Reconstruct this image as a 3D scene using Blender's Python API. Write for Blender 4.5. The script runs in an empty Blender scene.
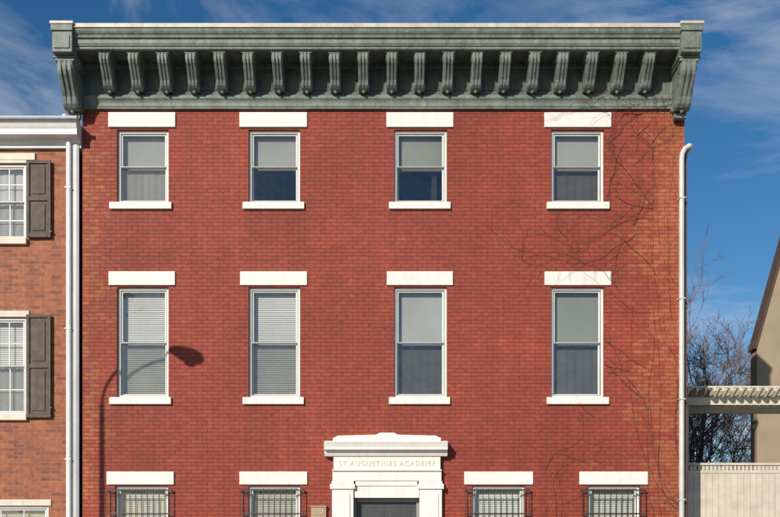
import bpy, math, random
from mathutils import Vector, Matrix
random.seed(7)
S=bpy.context.scene
R=math.radians
# ---- survey: facade plane y=0, 50 survey units = 1 m, eye height 1.6 m, viewer 18 m away
D=18.0; EZ=1.6
def X(u,p=0.0): return (u-385)/50.0*(D-p)/D
def Z(v,p=0.0): return EZ+(555-v)/50.0*(D-p)/D

# ---------------------------------------------------------------- node helpers
def newmat(name):
    m=bpy.data.materials.new(name); m.use_nodes=True
    nt=m.node_tree; b=nt.nodes['Principled BSDF']
    return m,nt,b
def N(nt,t,**kw):
    n=nt.nodes.new(t)
    for k,v in kw.items(): setattr(n,k,v)
    return n
def L(nt,a,b): nt.links.new(a,b)
def noise(nt,vec,scale,detail=4,rough=.6,dist=0):
    n=N(nt,'ShaderNodeTexNoise'); n.inputs['Scale'].default_value=scale
    n.inputs['Detail'].default_value=detail; n.inputs['Roughness'].default_value=rough
    n.inputs['Distortion'].default_value=dist
    if vec is not None: L(nt,vec,n.inputs['Vector'])
    return n.outputs['Fac']
def ramp(nt,fac,p0,p1,c0=(0,0,0,1),c1=(1,1,1,1)):
    r=N(nt,'ShaderNodeValToRGB'); e=r.color_ramp.elements
    e[0].position=p0; e[1].position=p1; e[0].color=c0; e[1].color=c1
    L(nt,fac,r.inputs['Fac']); return r.outputs['Color']
def mix(nt,fac,a,b,mode='MIX'):
    m=N(nt,'ShaderNodeMix',data_type='RGBA',blend_type=mode)
    def put(s,v):
        if isinstance(v,(tuple,list)): s.default_value=(v[0],v[1],v[2],1)
        elif isinstance(v,(int,float)): s.default_value=v
        else: L(nt,v,s)
    put(m.inputs[0],fac); put(m.inputs[6],a); put(m.inputs[7],b)
    return m.outputs[2]
def math_(nt,op,a,b=None,clamp=False,c=None):
    m=N(nt,'ShaderNodeMath',operation=op); m.use_clamp=clamp
    for i,v in enumerate((a,b,c)):
        if v is None: continue
        if isinstance(v,(int,float)): m.inputs[i].default_value=v
        else: L(nt,v,m.inputs[i])
    return m.outputs[0]
def scaled(nt,vec,s):
    m=N(nt,'ShaderNodeMapping'); m.inputs['Scale'].default_value=s
    L(nt,vec,m.inputs['Vector']); return m.outputs['Vector']
def bump(nt,b,h,strength,dist=.01):
    n=N(nt,'ShaderNodeBump'); n.inputs['Strength'].default_value=strength
    n.inputs['Distance'].default_value=dist
    L(nt,h,n.inputs['Height']); L(nt,n.outputs['Normal'],b.inputs['Normal'])

def paint(name,col,dirt,dirt_amt=.5,rough=.6,scale=3,bmp=.15,streak=True,chips=None,tone=.35,patch=None):
    m,nt,b=newmat(name)
    pos=N(nt,'ShaderNodeNewGeometry').outputs['Position']
    n1=noise(nt,pos,scale,6,.65)
    f=ramp(nt,n1,.42,.72)
    c=mix(nt,math_(nt,'MULTIPLY',f,dirt_amt),col,dirt)
    if patch:
        n5=noise(nt,scaled(nt,pos,(1,1,.6)),4.5,7,.7)
        c=mix(nt,math_(nt,'MULTIPLY',ramp(nt,n5,.48,.66),.55),c,patch)
    if streak:
        n2=noise(nt,scaled(nt,pos,(14,14,1.2)),1,5,.6)
        c=mix(nt,math_(nt,'MULTIPLY',ramp(nt,n2,.5,.75),dirt_amt*.8),c,dirt)
    n3=noise(nt,pos,22,4,.7)
    if chips:
        c=mix(nt,math_(nt,'MULTIPLY',ramp(nt,n3,.60,.68),.65),c,chips)
    n4=noise(nt,pos,.9,2)
    c=mix(nt,tone,c,ramp(nt,n4,.3,.7,(.6,.6,.6,1),(1,1,1,1)),'MULTIPLY')
    L(nt,c,b.inputs['Base Color']); b.inputs['Roughness'].default_value=rough
    bump(nt,b,n3,bmp,.006)
    return m

def brick(name,c1,c2,mortar,worn=None,rowh=.075,bw=.215,ms=.005):
    m,nt,b=newmat(name)
    pos=N(nt,'ShaderNodeNewGeometry').outputs['Position']
    sep=N(nt,'ShaderNodeSeparateXYZ'); L(nt,pos,sep.inputs[0])
    x,y,z=sep.outputs
    wob=noise(nt,pos,1.3,2)
    zz=math_(nt,'ADD',z,math_(nt,'MULTIPLY',math_(nt,'SUBTRACT',wob,.5),.012))
    cmb=N(nt,'ShaderNodeCombineXYZ')
    L(nt,math_(nt,'ADD',x,y),cmb.inputs[0]); L(nt,zz,cmb.inputs[1])
    v=cmb.outputs[0]
    def bt(a,c,mo):
        t=N(nt,'ShaderNodeTexBrick'); L(nt,v,t.inputs['Vector'])
        t.inputs['Scale'].default_value=1; t.inputs['Brick Width'].default_value=bw
        t.inputs['Row Height'].default_value=rowh; t.inputs['Mortar Size'].default_value=ms
        t.inputs['Mortar Smooth'].default_value=.3
        t.inputs['Color1'].default_value=(*a,1); t.inputs['Color2'].default_value=(*c,1)
        t.inputs['Mortar'].default_value=(*mo,1); return t
    t1=bt(c1,c2,mortar); col=t1.outputs['Color']; fac=t1.outputs['Fac']
    t2=bt((0,0,0),(1,1,1),(.3,.3,.3)); rnd=t2.outputs['Color']
    fine=noise(nt,pos,11,5,.75)
    if worn:
        ax=math_(nt,'ABSOLUTE',math_(nt,'ADD',x,.05))
        edge=ramp(nt,math_(nt,'DIVIDE',ax,6.2),.78,1.0)
        right=ramp(nt,math_(nt,'DIVIDE',x,6.2),.50,.95)
        pn=noise(nt,pos,1.1,8,.75)
        msk=math_(nt,'ADD',math_(nt,'MULTIPLY',edge,.28),pn)
        msk=math_(nt,'ADD',msk,math_(nt,'MULTIPLY',right,.12))
        msk=math_(nt,'ADD',msk,math_(nt,'MULTIPLY',math_(nt,'SUBTRACT',rnd,.5),.24))
        wf=math_(nt,'MULTIPLY',ramp(nt,msk,.66,.80),math_(nt,'SUBTRACT',1.0,math_(nt,'MULTIPLY',fac,.6)))
        col=mix(nt,math_(nt,'MULTIPLY',wf,.66),col,worn)
        pf=ramp(nt,noise(nt,pos,6.5,8,.8),.64,.73)
        col=mix(nt,math_(nt,'MULTIPLY',pf,.38),col,(.46,.24,.17))
        df=ramp(nt,noise(nt,scaled(nt,pos,(1,1,2.2)),3.0,8,.8),.56,.70)
        col=mix(nt,math_(nt,'MULTIPLY',df,.5),col,(.13,.028,.020))
        colm=None
        for xc in (-4.88,-2.22,.70,3.84):
            q=math_(nt,'COMPARE',x,xc,c=.66); colm=q if colm is None else math_(nt,'ADD',colm,q)
        rowm=None
        for zs in (8.5,4.6):
            dz=math_(nt,'DIVIDE',math_(nt,'SUBTRACT',zs,z),1.3)
            g=math_(nt,'MULTIPLY',math_(nt,'GREATER_THAN',dz,0.0),math_(nt,'SUBTRACT',1.0,dz,True))
            rowm=g if rowm is None else math_(nt,'ADD',rowm,g)
        sn=ramp(nt,noise(nt,scaled(nt,pos,(11,11,.5)),1,5,.65),.42,.70)
        sf=math_(nt,'MULTIPLY',math_(nt,'MULTIPLY',colm,rowm),sn,True)
        col=mix(nt,math_(nt,'MULTIPLY',sf,.5),col,(.12,.034,.026))
    else:
        df=ramp(nt,rnd,.72,.95)
        col=mix(nt,math_(nt,'MULTIPLY',df,.45),col,(.15,.06,.045))
    big=noise(nt,pos,.45,5,.6)
    col=mix(nt,.9,col,ramp(nt,big,.3,.7,(.74,.70,.70,1),(1.12,1.10,1.08,1)),'MULTIPLY')
    col=mix(nt,.85,col,ramp(nt,fine,.3,.7,(.66,.62,.62,1),(1.28,1.32,1.32,1)),'MULTIPLY')
    st=noise(nt,scaled(nt,pos,(3.2,3.2,.22)),1,5,.6)
    col=mix(nt,.5,col,ramp(nt,st,.35,.7,(1.06,1.06,1.06,1),(.76,.72,.72,1)),'MULTIPLY')
    L(nt,col,b.inputs['Base Color']); b.inputs['Roughness'].default_value=.75
    h=math_(nt,'SUBTRACT',math_(nt,'ADD',math_(nt,'MULTIPLY',fine,.6),math_(nt,'MULTIPLY',rnd,.25)),fac)
    bump(nt,b,h,.9,.008)
    return m

M={}
M['red']=brick('painted_red_brick',(.330,.054,.026),(.262,.043,.023),(.145,.034,.022),worn=(.44,.145,.054),ms=.0065)
M['orange']=brick('old_orange_brick',(.40,.125,.055),(.28,.078,.038),(.32,.23,.16),ms=.006)
M['white']=paint('white_painted_stone',(.77,.755,.715),(.50,.46,.40),.3,.6,5,.12,chips=(.64,.60,.54),tone=.16)
M['white2']=paint('white_painted_wood',(.76,.76,.74),(.45,.44,.42),.25,.45,6,.05,tone=.15)
M['sash']=paint('white_sash_paint',(.68,.69,.67),(.42,.42,.40),.3,.5,6,.05,tone=.15)
M['pipe']=paint('downspout_paint',(.60,.60,.59),(.35,.34,.32),.35,.45,6,.05)
M['cream']=paint('cream_painted_wood',(.66,.61,.50),(.4,.35,.27),.35,.55,5,.1)
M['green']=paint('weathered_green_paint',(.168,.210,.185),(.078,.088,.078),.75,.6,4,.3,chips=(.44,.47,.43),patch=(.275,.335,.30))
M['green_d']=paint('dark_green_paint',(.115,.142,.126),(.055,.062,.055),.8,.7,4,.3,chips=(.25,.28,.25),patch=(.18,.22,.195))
M['flash']=paint('roof_edge_metal',(.60,.56,.49),(.30,.26,.21),.55,.5,4,.1)
M['alu']=paint('storm_frame_metal',(.36,.38,.37),(.2,.2,.19),.4,.4,8,.05)
M['galv']=paint('grey_blue_metal',(.46,.50,.54),(.25,.27,.3),.4,.4,3,.05)
M['iron']=paint('black_iron',(.03,.03,.032),(.08,.04,.03),.4,.5,9,.1,streak=False)
M['shutter']=paint('weathered_brown_shutter_paint',(.085,.060,.048),(.17,.135,.11),.6,.75,7,.4,chips=(.2,.165,.14))
M['tan']=paint('tan_stucco',(.36,.29,.20),(.26,.21,.145),.45,.85,2,.3)
M['brown']=paint('brown_trim',(.10,.06,.04),(.06,.04,.03),.4,.7,5,.1)
M['fence']=paint('cream_fence_paint',(.62,.57,.47),(.38,.33,.26),.5,.65,4,.15)
M['roof']=paint('roofing_felt',(.06,.06,.06),(.1,.1,.09),.5,.9,2,.3,streak=False)
M['conc']=paint('concrete_paving',(.34,.33,.31),(.22,.21,.2),.5,.85,2,.25,streak=False)
M['asph']=paint('asphalt',(.05,.05,.052),(.075,.073,.07),.6,.9,3,.4,streak=False)
M['line']=paint('road_paint',(.7,.68,.6),(.3,.3,.28),.5,.8,6,.1,streak=False)
M['ground']=paint('ground_soil',(.10,.09,.06),(.06,.07,.035),.7,.95,.6,.3,streak=False)
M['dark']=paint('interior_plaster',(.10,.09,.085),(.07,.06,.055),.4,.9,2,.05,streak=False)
M['door']=paint('door_paint',(.05,.055,.06),(.09,.09,.09),.4,.4,5,.1)
M['doorframe']=paint('grey_door_frame',(.26,.28,.28),(.18,.18,.17),.4,.5,6,.1)
M['beige']=paint('beige_plastic',(.42,.32,.2),(.3,.22,.15),.4,.5,9,.1)
M['bark']=paint('bark',(.24,.15,.115),(.15,.10,.08),.6,.9,6,.4,streak=False)
M['twig']=paint('bare_vine_stem',(.085,.045,.032),(.16,.11,.075),.6,.9,8,.2,streak=False)
M['blind']=paint('blind_slats',(.84,.84,.81),(.7,.7,.67),.25,.5,2,.02,streak=False)
M['blind2']=paint('old_blind_slats',(.72,.71,.65),(.55,.54,.49),.3,.5,2,.02,streak=False)
M['shade']=paint('roller_shade',(.50,.51,.50),(.38,.39,.38),.5,.8,1.3,.02,streak=False)
M['shade2']=paint('olive_roller_shade',(.40,.42,.38),(.30,.31,.28),.5,.8,1.3,.02,streak=False)
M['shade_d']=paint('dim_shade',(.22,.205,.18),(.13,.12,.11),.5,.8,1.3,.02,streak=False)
M['curtain']=paint('net_curtain',(.62,.62,.60),(.50,.49,.47),.4,.9,3,.05,streak=False)
M['steel']=paint('lamp_steel',(.3,.3,.3),(.2,.2,.2),.3,.5,5,.05,streak=False)
M['carve']=paint('carved_lettering',(.60,.55,.45),(.48,.43,.34),.3,.7,9,.1,streak=False)
def glass(name,tint,add):
    m=bpy.data.materials.new(name); m.use_nodes=True; nt=m.node_tree; nt.nodes.clear()
    o=N(nt,'ShaderNodeOutputMaterial'); mx=N(nt,'ShaderNodeMixShader')
    t=N(nt,'ShaderNodeBsdfTransparent'); t.inputs[0].default_value=tint
    g=N(nt,'ShaderNodeBsdfGlossy'); g.inputs['Roughness'].default_value=.02
    pos=N(nt,'ShaderNodeNewGeometry').outputs['Position']
    bp=N(nt,'ShaderNodeBump'); bp.inputs['Strength'].default_value=.5; bp.inputs['Distance'].default_value=.03
    L(nt,noise(nt,pos,2.2,2),bp.inputs['Height']); L(nt,bp.outputs[0],g.inputs['Normal'])
    f=N(nt,'ShaderNodeFresnel'); f.inputs[0].default_value=1.5
    ff=math_(nt,'ADD',math_(nt,'MULTIPLY',f.outputs[0],1.6),add,True)
    L(nt,ff,mx.inputs[0]); L(nt,t.outputs[0],mx.inputs[1]); L(nt,g.outputs[0],mx.inputs[2])
    L(nt,mx.outputs[0],o.inputs[0]); return m
M['glass']=glass('window_glass',(.84,.86,.85,1),.06)
M['glass2']=glass('screened_window_glass',(.66,.67,.65,1),.08)

# ---------------------------------------------------------------- mesh helpers
class B:
    def __init__(s): s.v=[]; s.f=[]
    def quad(s,*p):
        i=len(s.v); s.v+=[tuple(q) for q in p]; s.f.append(tuple(range(i,i+len(p))))
    def box(s,x0,x1,y0,y1,z0,z1):
        x0,x1=sorted((x0,x1)); y0,y1=sorted((y0,y1)); z0,z1=sorted((z0,z1))
        i=len(s.v)
        s.v+=[(x0,y0,z0),(x1,y0,z0),(x1,y1,z0),(x0,y1,z0),(x0,y0,z1),(x1,y0,z1),(x1,y1,z1),(x0,y1,z1)]
        s.f+=[tuple(i+k for k in q) for q in ((0,3,2,1),(4,5,6,7),(0,1,5,4),(1,2,6,5),(2,3,7,6),(3,0,4,7))]
    def prism_x(s,prof,x0,x1):
        n=len(prof); i=len(s.v)
        s.v+=[(x0,y,z) for y,z in prof]+[(x1,y,z) for y,z in prof]
        s.f.append(tuple(i+k for k in range(n))); s.f.append(tuple(i+n+k for k in reversed(range(n))))
        for k in range(n):
            k2=(k+1)%n; s.f.append((i+k,i+n+k,i+n+k2,i+k2))
    def prism_y(s,prof,y0,y1):
        n=len(prof); i=len(s.v)
        s.v+=[(x,y0,z) for x,z in prof]+[(x,y1,z) for x,z in prof]
        s.f.append(tuple(i+k for k in range(n))); s.f.append(tuple(i+n+k for k in reversed(range(n))))
        for k in range(n):
            k2=(k+1)%n; s.f.append((i+k,i+n+k,i+n+k2,i+k2))
    def tube(s,pts,rads,n=10):
        pts=[Vector(p) for p in pts]; base=len(s.v)
        prev=None
        for j,p in enumerate(pts):
            t=(pts[min(j+1,len(pts)-1)]-pts[max(j-1,0)]).normalized()
            if prev is None:
                a=t.orthogonal().normalized()
            else:
                a=(prev-t*prev.dot(t)); a=a.normalized() if a.length>1e-6 else t.orthogonal().normalized()
            prev=a; c=t.cross(a)
            r=rads[j] if isinstance(rads,(list,tuple)) else rads
            for k in range(n):
                an=2*math.pi*k/n; s.v.append(tuple(p+(a*math.cos(an)+c*math.sin(an))*r))
        for j in range(len(pts)-1):
            for k in range(n):
                k2=(k+1)%n; s.f.append((base+j*n+k,base+j*n+k2,base+(j+1)*n+k2,base+(j+1)*n+k))
        s.f.append(tuple(base+k for k in reversed(range(n))))
        s.f.append(tuple(base+(len(pts)-1)*n+k for k in range(n)))
    def make(s,name,mat,parent=None,bevel=0,smooth=False):
        me=bpy.data.meshes.new(name); me.from_pydata(s.v,[],s.f); me.update()
        import bmesh
        bm=bmesh.new(); bm.from_mesh(me); bmesh.ops.recalc_face_normals(bm,faces=bm.faces); bm.to_mesh(me); bm.free()
        ob=bpy.data.objects.new(name,me); S.collection.objects.link(ob); me.materials.append(mat)
        if parent: ob.parent=parent
        if bevel:
            md=ob.modifiers.new('b','BEVEL'); md.width=bevel; md.segments=2; md.limit_method='ANGLE'
        if smooth:
            for p in me.polygons: p.use_smooth=True
        return ob
def empty(name):
    e=bpy.data.objects.new(name,None); S.collection.objects.link(e); return e
def wall(b,x0,x1,z0,z1,holes,y0,dep):
    xs=sorted({x0,x1,*[h[0] for h in holes],*[h[1] for h in holes]})
    zs=sorted({z0,z1,*[h[2] for h in holes],*[h[3] for h in holes]})
    for a,c in zip(xs,xs[1:]):
        for d,e in zip(zs,zs[1:]):
            mx,mz=(a+c)/2,(d+e)/2
            if any(h[0]<mx<h[1] and h[2]<mz<h[3] for h in holes): continue
            b.quad((a,y0,d),(c,y0,d),(c,y0,e),(a,y0,e))
            b.quad((a,y0+dep,d),(c,y0+dep,d),(c,y0+dep,e),(a,y0+dep,e))
    for h in holes:
        a,c,d,e=h; y1=y0+dep
        b.quad((a,y0,d),(a,y1,d),(a,y1,e),(a,y0,e)); b.quad((c,y0,d),(c,y1,d),(c,y1,e),(c,y0,e))
        b.quad((a,y0,e),(c,y0,e),(c,y1,e),(a,y1,e)); b.quad((a,y0,d),(c,y0,d),(c,y1,d),(a,y1,d))

# ================================================================= MAIN BUILDING
BLD=empty('brick_building')
XL,XR=X(82.5),X(684.5); ZT=11.38
cols=[(117,168.5),(248.5,300),(394,447),(551,604)]
lint=[(109,175.5),(240,307.5),(386.5,453),(544.5,611)]
sil3=[(110,172),(243,304.5),(389,450.5),(546.5,609)]
holes=[]; wins=[]
for i,(a,c) in enumerate(cols):
    holes.append((X(a),X(c),Z(202),Z(129.5))); wins.append((3,i)+holes[-1])
    holes.append((X(a),X(c),Z(397),Z(287))); wins.append((2,i)+holes[-1])
cols1=[(115,168),(248,300),(472,525),(588,640)]
lint1=[(107,174.5),(239.5,307),(464.5,533),(579.5,648)]
for i,(a,c) in enumerate(cols1):
    holes.append((X(a),X(c),Z(596),Z(486))); wins.append((1,i)+holes[-1])
door=(X(353),X(420),.45,Z(498)); holes.append(door)
b=B(); wall(b,XL,XR,0,ZT,holes,0,.24)
for xs in ((XL),(XR)):
    b.quad((xs,0,0),(xs,11,0),(xs,11,ZT),(xs,0,ZT))
b.quad((XL,11,0),(XR,11,0),(XR,11,ZT),(XL,11,ZT))
b.make('walls',M['red'],BLD)
b=B()
b.box(XL+.01,XR-.01,.25,10.98,ZT-.05,ZT+.12)
b.make('roof',M['roof'],BLD)
b=B()
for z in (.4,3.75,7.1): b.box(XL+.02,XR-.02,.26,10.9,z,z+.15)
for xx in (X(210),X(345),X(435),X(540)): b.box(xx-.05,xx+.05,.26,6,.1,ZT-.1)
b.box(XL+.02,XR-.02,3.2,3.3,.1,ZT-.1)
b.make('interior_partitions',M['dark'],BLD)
b=B()
for i in range(4):
    for (l,v0,v1) in ((lint[i],112.8,127.6),(lint[i],271.8,285.6),(lint1[i],471.8,484.8)):
        j=random.uniform(-.006,.006)
        b.box(X(l[0])+random.uniform(-.008,.008),X(l[1])+random.uniform(-.008,.008),-.035+j,.12,Z(v1),Z(v0))
    for (l,v0,v1) in ((sil3[i],202.5,209.6),((sil3[i][0],sil3[i][1]-.5),397.5,404.6)):
        x0,x1=X(l[0]),X(l[1]); z1,z0=Z(v0),Z(v1)
        b.prism_x([(.12,z0),(-.06,z0),(-.06,z1-.02),(-.045,z1),(.12,z1+.025)],x0,x1)
    l=lint1[i]; b.box(X(l[0]+3),X(l[1]-3),-.07,.12,Z(604),Z(596.5))
b.make('lintels_and_sills',M['white'],BLD,bevel=.008)

# windows
def slats(b,x0,x1,y,z0,z1,pitch=.042):
    z=z1-.03
    while z>z0+.01:
        b.quad((x0,y-.004,z-.036),(x1,y-.004,z-.036+random.uniform(-.002,.002)),(x1,y+.012,z),(x0,y+.012,z)); z-=pitch
def folds(b,x0,x1,y,z0,z1,n=9,amp=.018):
    m=n*8
    for k in range(m):
        def P(q):
            xx=x0+(x1-x0)*q/m; return xx, y+amp*math.sin(q/8*2*math.pi)+amp*.5*math.sin(q*.31)
        xa,ya=P(k); xb,yb=P(k+1)
        b.quad((xa,ya,z0),(xb,yb,z0),(xb,yb,z1),(xa,ya,z1))
def sash_window(nm,x0,x1,z0,z1,up,lo,parent,drop=.0,split=.5,muntin=None):
    E=empty(nm); E.parent=parent
    fr=B(); y=.06
    w=.042
    fr.box(x0+.001,x0+w,y,y+.12,z0+.001,z1-.001); fr.box(x1-w,x1-.001,y,y+.12,z0+.001,z1-.001)
    fr.box(x0+w,x1-w,y+.001,y+.12,z1-w,z1-.001); fr.box(x0+w,x1-w,y+.001,y+.12,z0+.001,z0+w*.8)
    fr.make('frame',M['white2'],E,bevel=.004)
    fr=B()
    zm=z0+(z1-z0)*split
    s=.036; xi,xo=x0+w+.014,x1-w-.014
    for (a,c,yy) in ((zm-.02,z1-w-.008,y+.03),(z0+w*.8+.004,zm+.02,y+.062)):
        fr.box(xi,xi+s,yy,yy+.03,a,c); fr.box(xo-s,xo,yy,yy+.03,a,c)
        fr.box(xi+s,xo-s,yy+.001,yy+.03,c-s,c); fr.box(xi+s,xo-s,yy+.001,yy+.03,a,a+s*1.1)
    if muntin:
        for (a,c,yy) in ((zm,z1-w,y+.036),(z0+w,zm,y+.068)):
            for k in range(1,muntin[0]):
                xx=xi+(xo-xi)*k/muntin[0]; fr.box(xx-.01,xx+.01,yy,yy+.012,a+.03,c-.03)
            for k in range(1,muntin[1]):
                zz=a+(c-a)*k/muntin[1]; fr.box(xi+s,xo-s,yy+.002,yy+.013,zz-.01,zz+.01)
    fr.make('sashes',M['white2'] if muntin else M['sash'],E,bevel=.004)
    st=B()
    t=.016; yy=y+.006; a0,a1=x0+w+.001,x1-w-.001
    st.box(a0,a0+t,yy,yy+.014,z0+w*.8,z1-w-.001); st.box(a1-t,a1,yy,yy+.014,z0+w*.8,z1-w-.001)
    st.box(a0+t,a1-t,yy+.001,yy+.014,z1-w-t,z1-w-.002); st.box(a0+t,a1-t,yy+.001,yy+.014,zm-.010,zm+.010)
    st.box(a0+t,a1-t,yy+.001,yy+.014,z0+w*.8,z0+w*.8+t)
    st.make('storm_frame',M['alu'],E)
    g=B(); k1=random.uniform(-.0025,.0025)
    g.quad((xi+s,y+.045-k1,zm),(xo-s,y+.045+k1,zm),(xo-s,y+.045+k1,z1-w-s),(xi+s,y+.045-k1,z1-w-s))
    g.make('upper_pane',M['glass'],E); g=B(); k1=random.uniform(-.0025,.0025)
    g.quad((xi+s,y+.077-k1,z0+w),(xo-s,y+.077+k1,z0+w),(xo-s,y+.077+k1,zm),(xi+s,y+.077-k1,zm))
    g.make('lower_pane',M['glass2'],E)
    yb=y+.155
    for idx,(part,(a,c)) in enumerate(((up,(zm,z1)),(lo,(z0,zm)))):
        if not part: continue
        q=B()
        if part.startswith('blind'):
            if idx and drop: a=a+drop
            slats(q,x0+.05,x1-.05,yb,a,c); q.make('venetian_blind',M[part],E)
        elif part=='curtain': folds(q,x0+.03,x1-.03,yb,a,c,7,.005); q.make('net_curtain',M['curtain'],E)
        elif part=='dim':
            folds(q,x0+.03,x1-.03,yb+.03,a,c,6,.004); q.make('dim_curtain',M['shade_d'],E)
        else:
            dr=drop if idx==0 else 0
            q.box(x0+.05,x1-.05,yb,yb+.004,a-dr,c)
            if idx==0: q.box(x0+.05,x1-.05,yb-.006,yb+.01,a-dr-.02,a-dr)
            q.make('roller_shade',M[part],E)
spec={(3,0):('shade','curtain',0),(3,1):('shade',None,.0),(3,2):('shade2',None,.03),(3,3):('shade','dim',.02),
      (2,0):('blind','blind2',0),(2,1):('blind','blind2',.05),(2,2):('shade','dim',.02),(2,3):('shade2','dim',.03),
      (1,0):('blind','blind',0),(1,1):('blind2','blind',0),(1,2):('blind','dim',0),(1,3):('blind2','dim',0)}
for r,i,a,c,d,e in wins:
    sp=spec[(r,i)]
    sash_window('sash_window',a,c,d,e,sp[0],sp[1],BLD,sp[2],split=.5 if r!=3 else .505)
for i,(a,c) in enumerate(cols1):
    g=B(); x0,x1=X(a-7),X(c+4); zt,zb=Z(489),Z(592); yf=-.10
    n=11
    for k in range(n+1):
        xx=x0+(x1-x0)*k/n; g.box(xx-.007,xx+.007,yf,yf+.014,zb,zt)
    for zz in (zt-.03,zt-.5,zb+.5,zb+.03): g.box(x0-.01,x1+.01,yf-.008,yf-.001,zz-.014,zz+.014)
    for xx in (x0,x1):
        for zz in (zt-.03,zb+.03): g.box(xx-.008,xx+.008,yf+.015,-.001,zz-.008,zz+.008)
    for k in range(n):
        xx=x0+(x1-x0)*(k+.5)/n
        g.tube([(xx+.03*math.cos(t),yf+.004,zt-.075+.03*math.sin(t)) for t in [j*math.pi/5 for j in range(11)]],.004,4)
    g.make('window_guard',M['iron'],BLD)

# ---- cornice
CL,CR=X(55,.8),X(699,.8)
b=B()
b.prism_x([(.3,11.76),(-.82,11.76),(-.82,11.678),(-.80,11.678),(-.80,11.70),(.3,11.70)],CL-.01,CR+.01)
b.make('roof_edge_flashing',M['flash'],BLD,bevel=.006)
b=B()
b.prism_x([(.28,11.698),(-.795,11.698),(-.795,11.64),(-.775,11.60),(-.745,11.57),(-.735,11.53),(-.70,11.525),(-.70,11.43),(-.685,11.43),(-.685,11.40),(.28,11.40)],CL+.02,CR-.02)
b.prism_x([(-.662,11.399),(-.662,11.355),(-.64,11.34),(-.61,11.34),(-.61,11.399)],CL+.3,CR-.3)
b.make('crown_moulding',M['green'],BLD,bevel=.004)
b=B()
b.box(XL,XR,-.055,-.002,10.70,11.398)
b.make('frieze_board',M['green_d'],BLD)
b=B()
b.prism_x([(-.002,10.70),(-.13,10.70),(-.13,10.675),(-.10,10.64),(-.085,10.60),(-.085,10.53),(-.07,10.53),(-.07,10.495),(-.002,10.495)],XL-.02,XR+.02)
b.prism_x([(-.056,10.78),(-.08,10.77),(-.09,10.75),(-.12,10.73),(-.12,10.702),(-.056,10.702)],XL,XR)
b.box(XL,XR,-.10,-.056,11.27,11.397)
b.make('architrave_moulding',M['green'],BLD,bevel=.004)
def console(b,xc,w,ztop,h,proj,base=.056):
    P=[(0,1),(1,1),(1.0,.93),(1.01,.86),(1.0,.76),(.95,.67),(.87,.60),(.80,.52),(.72,.43),(.64,.34),(.57,.26),(.54,.19),(.50,.11),(.42,.05),(.30,.03),(.18,.06),(0,.07)]
    def sc(ww,grow):
        pr=[(-(base+proj*p[0]+(grow if p[0]>0 else 0)),ztop-h*(1-p[1])) for p in P]
        b.prism_x(pr,xc-ww/2,xc+ww/2)
    sc(w*.86,0)
    for dx in (-.28,0,.28):
        pr=[(-(base+proj*p[0]+(.020 if p[0]>0 else 0)),ztop-h*.10-(h*.88)*(1-p[1])) for p in P]
        b.prism_x(pr,xc+dx*w-w*.085,xc+dx*w+w*.085)
    b.box(xc-w*.62,xc+w*.62,-(base+proj+.035),-base,ztop-h*.05,ztop-.001)
    b.box(xc-w*.54,xc+w*.54,-(base+proj+.02),-base,ztop-h*.11,ztop-h*.051)
    for sx in (-1,1):
        for (cy,cz,rr) in ((.82,.80,.13),(.34,.16,.09)):
            c=(xc+sx*w*.43,-(base+proj*cy),ztop-h*(1-cz))
            b.tube([c,(c[0]+sx*.014,c[1],c[2])],[rr*h,rr*h*.8],10)
    zb=ztop-h*.97
    b.tube([(xc,-(base+proj*.30),zb+.02),(xc,-(base+proj*.30),zb-.015),(xc,-(base+proj*.30),zb-.04),(xc,-(base+proj*.30),zb-.055)],[.028,.04,.03,.008],8)
br=B()
n=20
for k in range(n):
    xc=-5.43+(5.13+5.43)*k/(n-1)+random.uniform(-.008,.008)
    console(br,xc,.235+random.uniform(-.006,.006),11.385-random.uniform(0,.008),.63,.53+random.uniform(-.008,.008))
br.make('cornice_brackets',M['green'],BLD,bevel=.005)
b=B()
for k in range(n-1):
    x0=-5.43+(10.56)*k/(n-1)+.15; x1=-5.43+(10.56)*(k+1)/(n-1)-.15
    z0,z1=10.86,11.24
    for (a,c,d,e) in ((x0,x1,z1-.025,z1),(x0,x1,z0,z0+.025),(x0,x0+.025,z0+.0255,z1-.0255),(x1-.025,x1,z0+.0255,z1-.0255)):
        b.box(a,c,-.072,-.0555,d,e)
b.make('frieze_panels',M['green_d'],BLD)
b=B()
for xc in ((X(53,.8)+X(72,.8))/2,(X(682,.8)+X(700.5,.8))/2):
    console(b,xc,.34,11.20,.86,.62,.06)
    b.box(xc-.19,xc+.19,-.83,-.002,11.205,11.60)
    b.box(xc-.15,xc+.15,-.85,-.831,11.27,11.52)
    b.box(xc-.21,xc+.21,-.86,-.002,11.601,11.72)
    b.box(xc-.16,xc+.16,-.059,.1,10.45,11.2)
    b.box(xc-.12,xc+.12,-.17,-.06,10.26,10.36)
b.make('end_consoles',M['green'],BLD,bevel=.008)
b=B()
for xc in ((X(53,.8)+X(72,.8))/2,(X(682,.8)+X(700.5,.8))/2):
    b.box(xc-.225,xc+.225,-.875,.2,11.721,11.775)
b.make('console_caps',M['flash'],BLD,bevel=.006)

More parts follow.
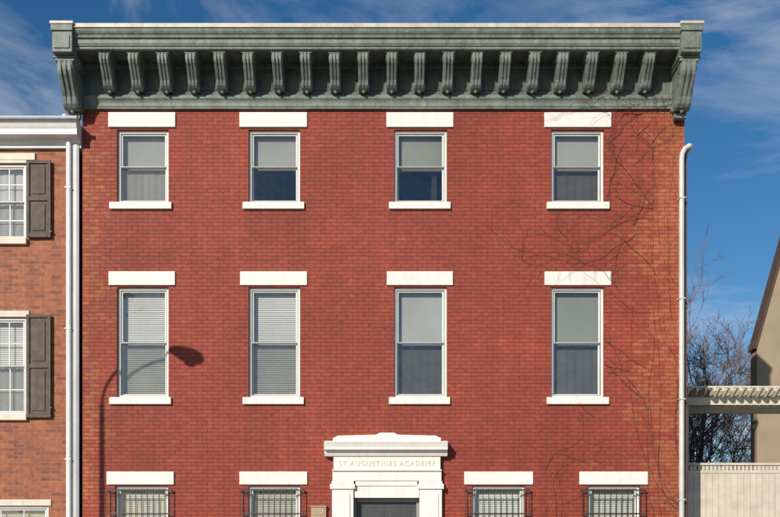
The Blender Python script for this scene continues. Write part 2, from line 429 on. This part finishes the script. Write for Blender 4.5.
# ---- door surround
DS=empty('door_surround'); DS.parent=BLD
b=B()
def bx(u0,u1,v0,v1,p,back=-.001): b.box(X(u0,p),X(u1,p),-p,back,Z(v1,p),Z(v0,p))
bx(332,353.5,489,600,.13); bx(419.5,442,489,600,.13)
bx(335.5,350,494,600,.15,-.131); bx(423,438.5,494,600,.15,-.131)
bx(330,355,484,489,.17); bx(418,444,484,489,.17)
bx(331.5,354,481,484,.15); bx(419,442.5,481,484,.15)
bx(332.5,441.5,471,481,.12)
bx(355.5,417.5,481.2,486,.10); bx(354,419,486.2,498,.08)
bx(332,442,469.5,471,.16)
bx(333.5,440.5,456,469.5,.13)
zc=[Z(456,.2),Z(453,.25),Z(450,.28),Z(447,.32),Z(443,.34),Z(441.5,.34)]
b.prism_x([(-.001,zc[0]),(-.16,zc[0]),(-.19,zc[1]),(-.21,zc[2]),(-.30,zc[2]+.004),(-.30,zc[3]),(-.33,zc[4]),(-.34,zc[4]+.01),(-.34,zc[5]),(-.001,zc[5]+.06)],X(324,.32),X(448,.32))
b.box(X(333,.2),X(441,.2),-.2,-.001,Z(442,.3)+.012,Z(437.5,.2))
b.prism_y([(X(334,.2),Z(437.5,.2)+.001),(X(440,.2),Z(437.5,.2)+.001),(X(436,.2),Z(435.5,.2)),(X(398,.2),Z(434.5,.2)),(X(394,.2),Z(432.5,.2)),(X(380,.2),Z(432.5,.2)),(X(376,.2),Z(434.5,.2)),(X(338,.2),Z(435.5,.2))],-.18,-.001)
b.make('stone_surround',M['white'],DS,bevel=.008)
tc=bpy.data.curves.new('inscription','FONT'); tc.body="ST AUGUSTINES ACADEMY"; tc.size=.135; tc.extrude=.004; tc.align_x='CENTER'; tc.space_character=1.2
t=bpy.data.objects.new('inscription',tc); S.collection.objects.link(t); t.rotation_euler=(R(90),0,0)
t.location=(X(387,.13),-.134,Z(465.8,.13)); t.parent=DS; tc.materials.append(M['carve'])
b=B()
x0,x1,z0,z1=door
b.box(x0+.001,x0+.07,.10,.2,z0,z1-.001); b.box(x1-.07,x1-.001,.10,.2,z0,z1-.001); b.box(x0+.07,x1-.07,.101,.2,z1-.08,z1-.001)
b.make('door_frame',M['doorframe'],DS,bevel=.005)
b=B()
b.box(x0+.07,x1-.07,.15,.19,z0+.02,z1-.08)
for zz0,zz1 in ((z0+.15,z0+.75),(z0+.9,z0+1.45),(z0+1.6,z1-.2)):
    for xa,xb in ((x0+.17,(x0+x1)/2-.05),((x0+x1)/2+.05,x1-.17)):
        if zz1>zz0: b.box(xa,xb,.14,.149,zz0,zz1)
b.tube([(x1-.16,.149,1.5),(x1-.16,.10,1.5),(x1-.16,.07,1.5)],[.015,.03,.02],10)
b.make('door',M['door'],DS,bevel=.006)
b=B()
b.box(x0-.5,x1+.5,-.75,-.17,.005,.22); b.box(x0-.3,x1+.3,-.46,-.001,.221,.44)
b.make('door_steps',M['conc'],DS,bevel=.01)
b=B(); a,c=X(311,.1),X(326,.1); zt=Z(505,.1)
b.box(a,c,-.09,-.002,zt-.42,zt-.03); b.prism_x([(-.002,zt),(-.11,zt-.025),(-.11,zt-.045),(-.002,zt-.029)],a-.01,c+.01)
b.box(a+.04,c-.04,-.10,-.091,zt-.2,zt-.08)
for k in range(4): b.box(a+.05,a+.08,-.104,-.091,zt-.26-.03*k,zt-.245-.03*k)
b.make('intercom_box',M['beige'],BLD,bevel=.008)

# ---- downspouts
b=B()
px=X(680.2)
b.tube([(px+.21,.25,Z(146)),(px+.20,-.02,Z(146.5)),(px+.15,-.09,Z(148)),(px+.06,-.1,Z(151)),(px+.01,-.09,Z(156)),(px,-.085,Z(162)),(px,-.085,.3)],.052,14)
for v in (200,300,400,500):
    b.box(px-.062,px+.062,-.142,-.002,Z(v)-.012,Z(v)+.012)
b.make('downspout',M['pipe'],BLD)
b=B(); b.box(XR+.002,XR+.05,.0,.06,0,Z(150)); b.make('corner_flashing',M['brown'],BLD)

# ================================================================= NEIGHBOUR HOUSE (left)
HO=empty('brick_house')
HX0,HX1=X(-300),X(73)
hz=Z(137)
hh=[(X(-27),X(26),Z(238),Z(163)),(X(-27),X(26),Z(414),Z(317)),(X(-27),X(48),Z(600),Z(506)),
    (X(-200),X(-147),Z(238),Z(163)),(X(-200),X(-147),Z(414),Z(317)),(X(-200),X(-147),Z(600),Z(506))]
b=B(); wall(b,HX0,HX1,0,hz+.3,hh,.03,.24)
b.quad((HX0,.03,0),(HX0,10,0),(HX0,10,hz+.3),(HX0,.03,hz+.3)); b.quad((HX1,.03,0),(HX1,10,0),(HX1,10,hz+.3),(HX1,.03,hz+.3))
b.quad((HX0,10,0),(HX1,10,0),(HX1,10,hz+.3),(HX0,10,hz+.3))
b.make('walls',M['orange'],HO)
b=B(); b.box(HX0+.01,HX1-.01,.28,9.98,hz+.1,hz+.28); b.make('roof',M['roof'],HO)
b=B(); b.box(HX0+.02,HX1-.02,2.5,2.6,.1,hz); b.make('interior_partitions',M['dark'],HO)
for k,h in enumerate(hh):
    sash_window('sash_window',h[0],h[1],h[2],h[3],'curtain' if k%3!=1 else 'blind','curtain',HO,muntin=(3,2))
b=B()
for h in hh:
    b.box(h[0]-.06,h[1]+.06,-.0,.12,h[3]+.002,h[3]+.13)
    b.box(h[0]-.06,h[1]+.02,-.05,.12,h[2]-.13,h[2]-.002)
b.box(X(-24),X(35),-.01,.028,Z(160),Z(153))
b.make('lintels_and_sills',M['cream'],HO,bevel=.008)
def zz(v,p): return Z(v,p)
b=B(); p=.34
b.prism_x([(.3,zz(118,p)),(-p-.03,zz(118,p)),(-p-.03,zz(121,p)),(-p,zz(122.5,p)),(-p+.03,zz(126,p)),(-p+.05,zz(127.5,p)),(-p+.05,zz(133,p)),(-.12,zz(134,p)),(-.10,zz(134,p)-.06),(-.05,zz(134,p)-.09),(-.05,zz(134,p)-.14),(.3,zz(134,p)-.14)],HX0,X(76,p))
b.make('cornice',M['white2'],HO,bevel=.004)
b=B(); b.tube([(HX0,-p-.05,zz(119,p)),(X(78,p),-p-.05,zz(119,p))],.04,10); b.make('gutter',M['galv'],HO)
b=B()
for (x0,z0,z1) in ((X(27),Z(238),Z(161)),(X(27),Z(418),Z(315)),(X(-53),Z(238),Z(161)),(X(-53),Z(418),Z(315)),(X(-146),Z(238),Z(161)),(X(-146),Z(418),Z(315))):
    x1=x0+.49; y0,y1=-.055,-.012; f=.065
    b.box(x0,x0+f,y0,y1,z0,z1); b.box(x1-f,x1,y0,y1,z0,z1)
    zmid=z0+(z1-z0)*.5
    for (a,c) in ((z1-f,z1),(zmid-.04,zmid+.04),(z0,z0+f*1.2)): b.box(x0+f,x1-f,y0+.001,y1,a,c)
    for (a,c) in ((z0+f*1.2,zmid-.04),(zmid+.04,z1-f)):
        b.box(x0+f,x1-f,y1-.014,y1-.001,a,c)
        b.prism_y([(x0+f+.05,a+.06),(x1-f-.05,a+.06),(x1-f-.05,c-.06),(x0+f+.05,c-.06)],y0+.012,y1-.015)
b.make('shutters',M['shutter'],HO,bevel=.006)
b=B()
for h in hh[:2]:
    b.box(X(50),X(52.5),-.06,-.02,h[2]+.1,h[2]+.13)
b.make('shutter_hooks',M['iron'],HO)
b=B(); px=X(70.5)
b.tube([(px,-.30,Z(122)),(px,-.28,Z(128)),(px,-.12,Z(136)),(px,-.085,Z(142)),(px,-.085,.2)],.056,14)
for v in (190,330,460): b.box(px-.066,px+.05,-.146,-.002,Z(v)-.012,Z(v)+.012)
b.make('downspout',M['white2'],HO)
b=B(); b.box(X(74),X(80),-.075,-.002,0,Z(120)); b.box(X(75.5),X(78.5),-.088,-.0751,0,Z(120)); b.make('party_wall_flashing',M['galv'],HO,bevel=.01)

# ================================================================= BARE VINE
cu=bpy.data.curves.new('climbing_vine','CURVE'); cu.dimensions='3D'; cu.bevel_depth=1; cu.bevel_resolution=0
openings=[(h[0]-.02,h[1]+.02,h[2]-.1,h[3]) for h in holes]
def stem(pts):
    sp=cu.splines.new('POLY'); sp.points.add(len(pts)-1)
    for q,(x,y,z,r) in zip(sp.points,pts): q.co=(x,y,z,1); q.radius=r
def grow(x,z,ang,ln,r,depth,wig=.35,grav=0):
    pts=[];step=.07; n=max(3,int(ln/step)); y=-.015
    for k in range(n):
        if any(o[0]<x<o[1] and o[2]<z<o[3] for o in openings): break
        rr=max(.0018,r*(1-k/n*.75))
        yy=y
        if z>10.45: yy=-.18
        else:
            y=max(-.045,min(-.008,y+random.gauss(0,.005))); yy=y
            if any(o[0]-.2<x<o[1]+.2 and (o[3]<z<o[3]+.4 or o[2]-.15<z<=o[2]+.02) for o in openings): yy=y-.06
        pts.append((x,yy,z,rr))
        ang+=random.gauss(0,wig*.5); ang+=grav*(math.pi/2-ang)*.1
        x+=math.cos(ang)*step; z+=math.sin(ang)*step
        if x>XR-.04 or x<XL or z>11.0: break
        if depth>0 and random.random()<.15:
            grow(x,z,ang+random.choice((-1,1))*random.uniform(.4,1.2),ln*random.uniform(.25,.6),rr*.68,depth-1,wig,grav)
    if len(pts)>2: stem(pts)
random.seed(33)
grow(X(540),Z(600),1.55,3.2,.007,2,.3,.5)
grow(X(545),Z(470),1.4,1.6,.005,2,.45,.2)
grow(X(671),Z(600),1.57,9.6,.008,1,.12,.95)
for k in range(4): grow(X(random.uniform(640,668)),Z(random.uniform(180,420)),random.uniform(1.9,2.9),random.uniform(1.4,2.6),.0055,3,.32,.05)
for k in range(13): grow(X(random.uniform(605,667)),Z(random.uniform(110,250)),random.uniform(.6,3.0),random.uniform(.8,1.9),.0055,3,.40,0)
for k in range(7): grow(X(random.uniform(615,655)),Z(random.uniform(215,400)),random.uniform(2.2,3.6),random.uniform(1.4,2.6),.0048,2,.30,0)
for k in range(4): grow(X(random.uniform(520,610)),Z(random.uniform(240,460)),random.uniform(.9,2.9),random.uniform(.6,1.3),.0036,2,.4,0)
for k in range(10): grow(X(random.uniform(575,668)),Z(random.uniform(98,111)),random.choice((0.1,3.0))+random.uniform(-.3,.4),random.uniform(.8,1.6),.0055,3,.4,0)
vo=bpy.data.objects.new('climbing_vine',cu); S.collection.objects.link(vo); cu.materials.append(M['twig'])

# ================================================================= RIGHT SIDE
fy=1.2
def XX(u,y): return (u-385)/50.0*(D+y)/D
def ZZ(v,y): return EZ+(555-v)/50.0*(D+y)/D
b=B(); x0=XR+.06; zt=ZZ(463,fy); zb=1.2
x=x0
while x<17:
    b.box(x,x+.128,fy+random.uniform(-.003,.003),fy+.022,zb+.02,zt-.19+random.uniform(-.003,.003)); x+=.134
b.box(x0,17,fy-.03,fy+.05,zt-.05,zt); b.box(x0,17,fy-.015,fy+.035,zt-.22,zt-.16)
x=x0+.03
while x<17:
    b.box(x,x+.06,fy,fy+.02,zt-.16,zt-.05); x+=.085
xx=x0
while xx<17: b.box(xx,xx+.1,fy+.0225,fy+.12,.0,zt+.0-.06); xx+=2.4
b.box(x0,17,fy+.023,fy+.06,zt-.9,zt-.8)
b.make('garden_fence',M['fence'])
b=B(); b.box(x0,17,fy-.05,fy+.15,0,zb); b.make('fence_plinth_wall',M['orange'])
PG=empty('pergola')
py=2.2
b=B()
zb0,zb1=ZZ(405,py),ZZ(397,py)
b.box(XR+.07,17,py,py+.09,zb0,zb1); b.box(XR+.07,17,py+1.2,py+1.29,zb0,zb1)
for u in (687.5,830,970):
    xx=XX(u,py)
    for yy in (py+.09,py+1.1): b.box(xx-.06,xx+.06,yy,yy+.1,0,zb0+.1)
b.make('beams_and_posts',M['cream'],PG,bevel=.006)
b=B(); x=XR+.12
while x<17:
    h=.15
    b.prism_x([(py-.35,zb1+.07),(py-.28,zb1+.001),(py+1.55,zb1+.001),(py+1.62,zb1+.07),(py+1.62,zb1+h),(py-.35,zb1+h)],x,x+.045); x+=.19
x=py-.3
while x<py+1.6: b.box(XR+.08,17,x,x+.04,zb1+.151,zb1+.19); x+=.3
b.make('rafters',M['cream'],PG)

GH=empty('gabled_house'); gy=8.0
ex,ez=XX(757,gy),ZZ(345,gy); tx,tz=XX(782,gy),ZZ(255,gy)
sx=(tx-ex)/(tz-ez); kz=tz+1.0; kx=tx+sx*1.0; rx=kx+3.0; rz=kz+1.6
prof=[(ex,0),(2*rx-ex,0),(2*rx-ex,ez),(2*rx-kx,kz),(rx,rz),(kx,kz),(ex,ez)]
b=B(); b.prism_y(prof,gy,gy+.45)
b.prism_y([(rx+2.0,0),(2*rx-ex-.01,0),(2*rx-ex-.01,ez-.1),(2*rx-kx-.05,kz-.1),(rx+2.0,kz+.1)],gy+.45,gy+7)
b.make('walls',M['tan'],GH)
b=B()
def strip(p,q,t,y0,y1):
    d=Vector((q[0]-p[0],q[1]-p[1])).normalized(); nrm=Vector((-d.y,d.x))
    a=Vector(p)+nrm*.004; c=Vector(q)+nrm*.004
    b.prism_y([tuple(a),tuple(c),tuple(c+nrm*t),tuple(a+nrm*t)],y0,y1)
strip((ex-.03,ez-.12),(kx,kz),.05,gy-.05,gy+.47)
strip((kx,kz+.003),(rx,rz),.05,gy-.05,gy+.47)
b.prism_y([(rx,rz+.004),(2*rx-kx,kz+.004),(2*rx-kx,kz+.06),(rx,rz+.06)],gy-.05,gy+.47)
b.prism_y([(2*rx-kx+.004,kz),(2*rx-ex+.004,ez),(2*rx-ex+.06,ez),(2*rx-kx+.06,kz)],gy-.05,gy+7.1)
b.make('roof',M['brown'],GH)
w0=rx-.5
b=B(); b.box(w0,w0+1,gy-.03,gy-.001,5,6.6); b.box(w0-1.3,w0-.4,gy-.03,gy-.001,3,4.6); b.make('window_frames',M['white2'],GH)
b=B(); b.box(w0+.08,w0+.92,gy-.034,gy-.0301,5.08,6.52); b.box(w0-1.22,w0-.48,gy-.034,gy-.0301,3.08,4.52); b.make('window_panes',M['door'],GH)

random.seed(5)
tcu=bpy.data.curves.new('bare_tree','CURVE'); tcu.dimensions='3D'; tcu.bevel_depth=1; tcu.bevel_resolution=0
cnt=[0]
TS=.66   # whole-tree scale: crown tops out at about 11.5 m
def limb(p,d,ln,r,lv):
    cnt[0]+=1
    n=5 if lv<3 else 4; pts=[]
    q=Vector(p); dd=Vector(d).normalized()
    kids=[]
    for k in range(n+1):
        f=k/n; rr=r*(1-.5*f)
        pts.append((q.x,q.y,q.z,rr))
        if k>=(2 if lv==0 else 1): kids.append((q.copy(),dd.copy(),rr))
        dd=(dd+Vector((random.gauss(0,.13),random.gauss(0,.13),random.gauss(.03,.10)))).normalized()
        q=q+dd*(ln/n)
    sp=tcu.splines.new('POLY'); sp.points.add(len(pts)-1)
    for s_,(x,y,z,rr) in zip(sp.points,pts): s_.co=(x,y,z,1); s_.radius=rr
    if lv>=6: return
    for (qp,qd,rr) in kids:
        if lv>=3 and random.random()<.16: continue
        for _ in range(2 if (lv==5 and random.random()<.55) or (lv==1) else 1):
            ax=qd.orthogonal().normalized(); ax.rotate(Matrix.Rotation(random.uniform(0,6.28),3,qd))
            nd=qd.copy(); nd.rotate(Matrix.Rotation(random.uniform(.40,.95),3,ax)); nd.z+=.12
            limb(qp,nd,ln*random.uniform(.52,.72),max(.0065,rr*.60),lv+1)
limb((XX(722,14),14,0),(0.0,0,1),7.2*TS,.22,0)
zs=[p.co[2] for s_ in tcu.splines for p in s_.points]; mz=max(zs)
if mz>0:
    k=11.6/mz; bxx=XX(722,14)
    for s_ in tcu.splines:
        for p_ in s_.points:
            x,y,z,w=p_.co; p_.co=(bxx+(x-bxx)*k,14+(y-14)*k,z*k,1)
to=bpy.data.objects.new('bare_tree',tcu); S.collection.objects.link(to); tcu.materials.append(M['bark'])
print('limbs',cnt[0],mz)

# ================================================================= GROUND, STREET
b=B(); b.box(-600,600,-600,600,-.5,-.14); b.make('ground',M['ground'])
b=B(); b.box(-200,200,-13,-5.2,-.139,-.12); b.make('road',M['asph'])
b=B(); b.box(-200,200,-5.2,-.001,-.139,.0); b.make('sidewalk',M['conc'],bevel=.01)
b=B(); b.box(-200,200,-20,-13,-.139,.0); b.make('sidewalk',M['conc'],bevel=.01)
b=B(); b.box(-200,200,.001,40,-.139,-.004); b.make('yard_paving',M['conc'])
b=B()
x=-100
while x<100: b.box(x,x+3,-9.2,-9.08,-.1199,-.116); x+=9
b.make('road_markings',M['line'])

# ================================================================= SUN, SKY, STREET LAMP
AZ,EL=R(30),R(25)
sd=Vector((-math.sin(AZ)*math.cos(EL),-math.cos(AZ)*math.cos(EL),math.sin(EL)))
la=bpy.data.lights.new('sun','SUN'); la.energy=4.8; la.angle=R(.5); la.color=(1,.90,.77)
lo=bpy.data.objects.new('sun',la); S.collection.objects.link(lo); lo.rotation_euler=sd.to_track_quat('Z','Y').to_euler(); lo.location=(-20,-40,30)
d=4.7; sh_x=d*math.tan(AZ); sh_z=d*math.tan(EL)/math.cos(AZ)
px=X(102)-sh_x; hx=X(186)-sh_x; hz_=Z(355)+sh_z
b=B()
b.tube([(px,-d,0),(px,-d,.25),(px,-d,.26),(px,-d,3),(px,-d,hz_-1.0)],[.14,.14,.07,.055,.045],14)
arc=[(px,-d,hz_-1.05)]
for t in range(9):
    a=t/8*math.pi/2; arc.append((px+(hx-px-.3)*(1-math.cos(a)),-d,hz_-1.0+1.1*math.sin(a)))
b.tube(arc,.026,10)
b.tube([(hx-.36,-d,hz_+.10),(hx-.25,-d,hz_+.09),(hx-.1,-d,hz_+.04),(hx+.1,-d,hz_-.02),(hx+.27,-d,hz_-.07),(hx+.35,-d,hz_-.10)],[.04,.085,.13,.15,.12,.03],14)
b.tube([(hx+.08,-d,hz_-.10),(hx+.07,-d,hz_-.19),(hx+.065,-d,hz_-.23)],[.12,.10,.03],12)
b.make('street_lamp',M['steel'])

W=bpy.data.worlds.new('World'); S.world=W; W.use_nodes=True; nt=W.node_tree
bg=nt.nodes['Background']
sky=N(nt,'ShaderNodeTexSky',sky_type='NISHITA'); sky.sun_disc=False; sky.sun_elevation=EL; sky.sun_rotation=R(180+30)
sky.air_density=1.0; sky.dust_density=.4; sky.ozone_density=2.8
hs=N(nt,'ShaderNodeHueSaturation'); hs.inputs['Saturation'].default_value=1.3; L(nt,sky.outputs[0],hs.inputs['Color'])
co=N(nt,'ShaderNodeTexCoord').outputs['Generated']
mp=N(nt,'ShaderNodeMapping'); mp.inputs['Rotation'].default_value=(0,R(-28),0); mp.inputs['Scale'].default_value=(2.2,1.5,6.5); L(nt,co,mp.inputs['Vector'])
n1=noise(nt,mp.outputs[0],1.6,10,.62,.6)
n2=noise(nt,co,2.2,3,.5)
cf=math_(nt,'MULTIPLY',ramp(nt,n1,.47,.82),ramp(nt,n2,.39,.60))
col=mix(nt,math_(nt,'MULTIPLY',cf,.8),hs.outputs[0],(7.4,7.6,8.0))
L(nt,col,bg.inputs['Color']); bg.inputs['Strength'].default_value=.095

cam=bpy.data.cameras.new('camera'); co_=bpy.data.objects.new('camera',cam); S.collection.objects.link(co_)
co_.location=(0,-D,EZ); co_.rotation_euler=(R(90),0,0)
cam.sensor_width=36; cam.lens=36*D/15.6; cam.shift_x=5/780; cam.shift_y=(555-258.5)/780; cam.clip_end=3000
S.camera=co_
S.view_settings.view_transform='Standard'; S.view_settings.look='None'; S.view_settings.exposure=0
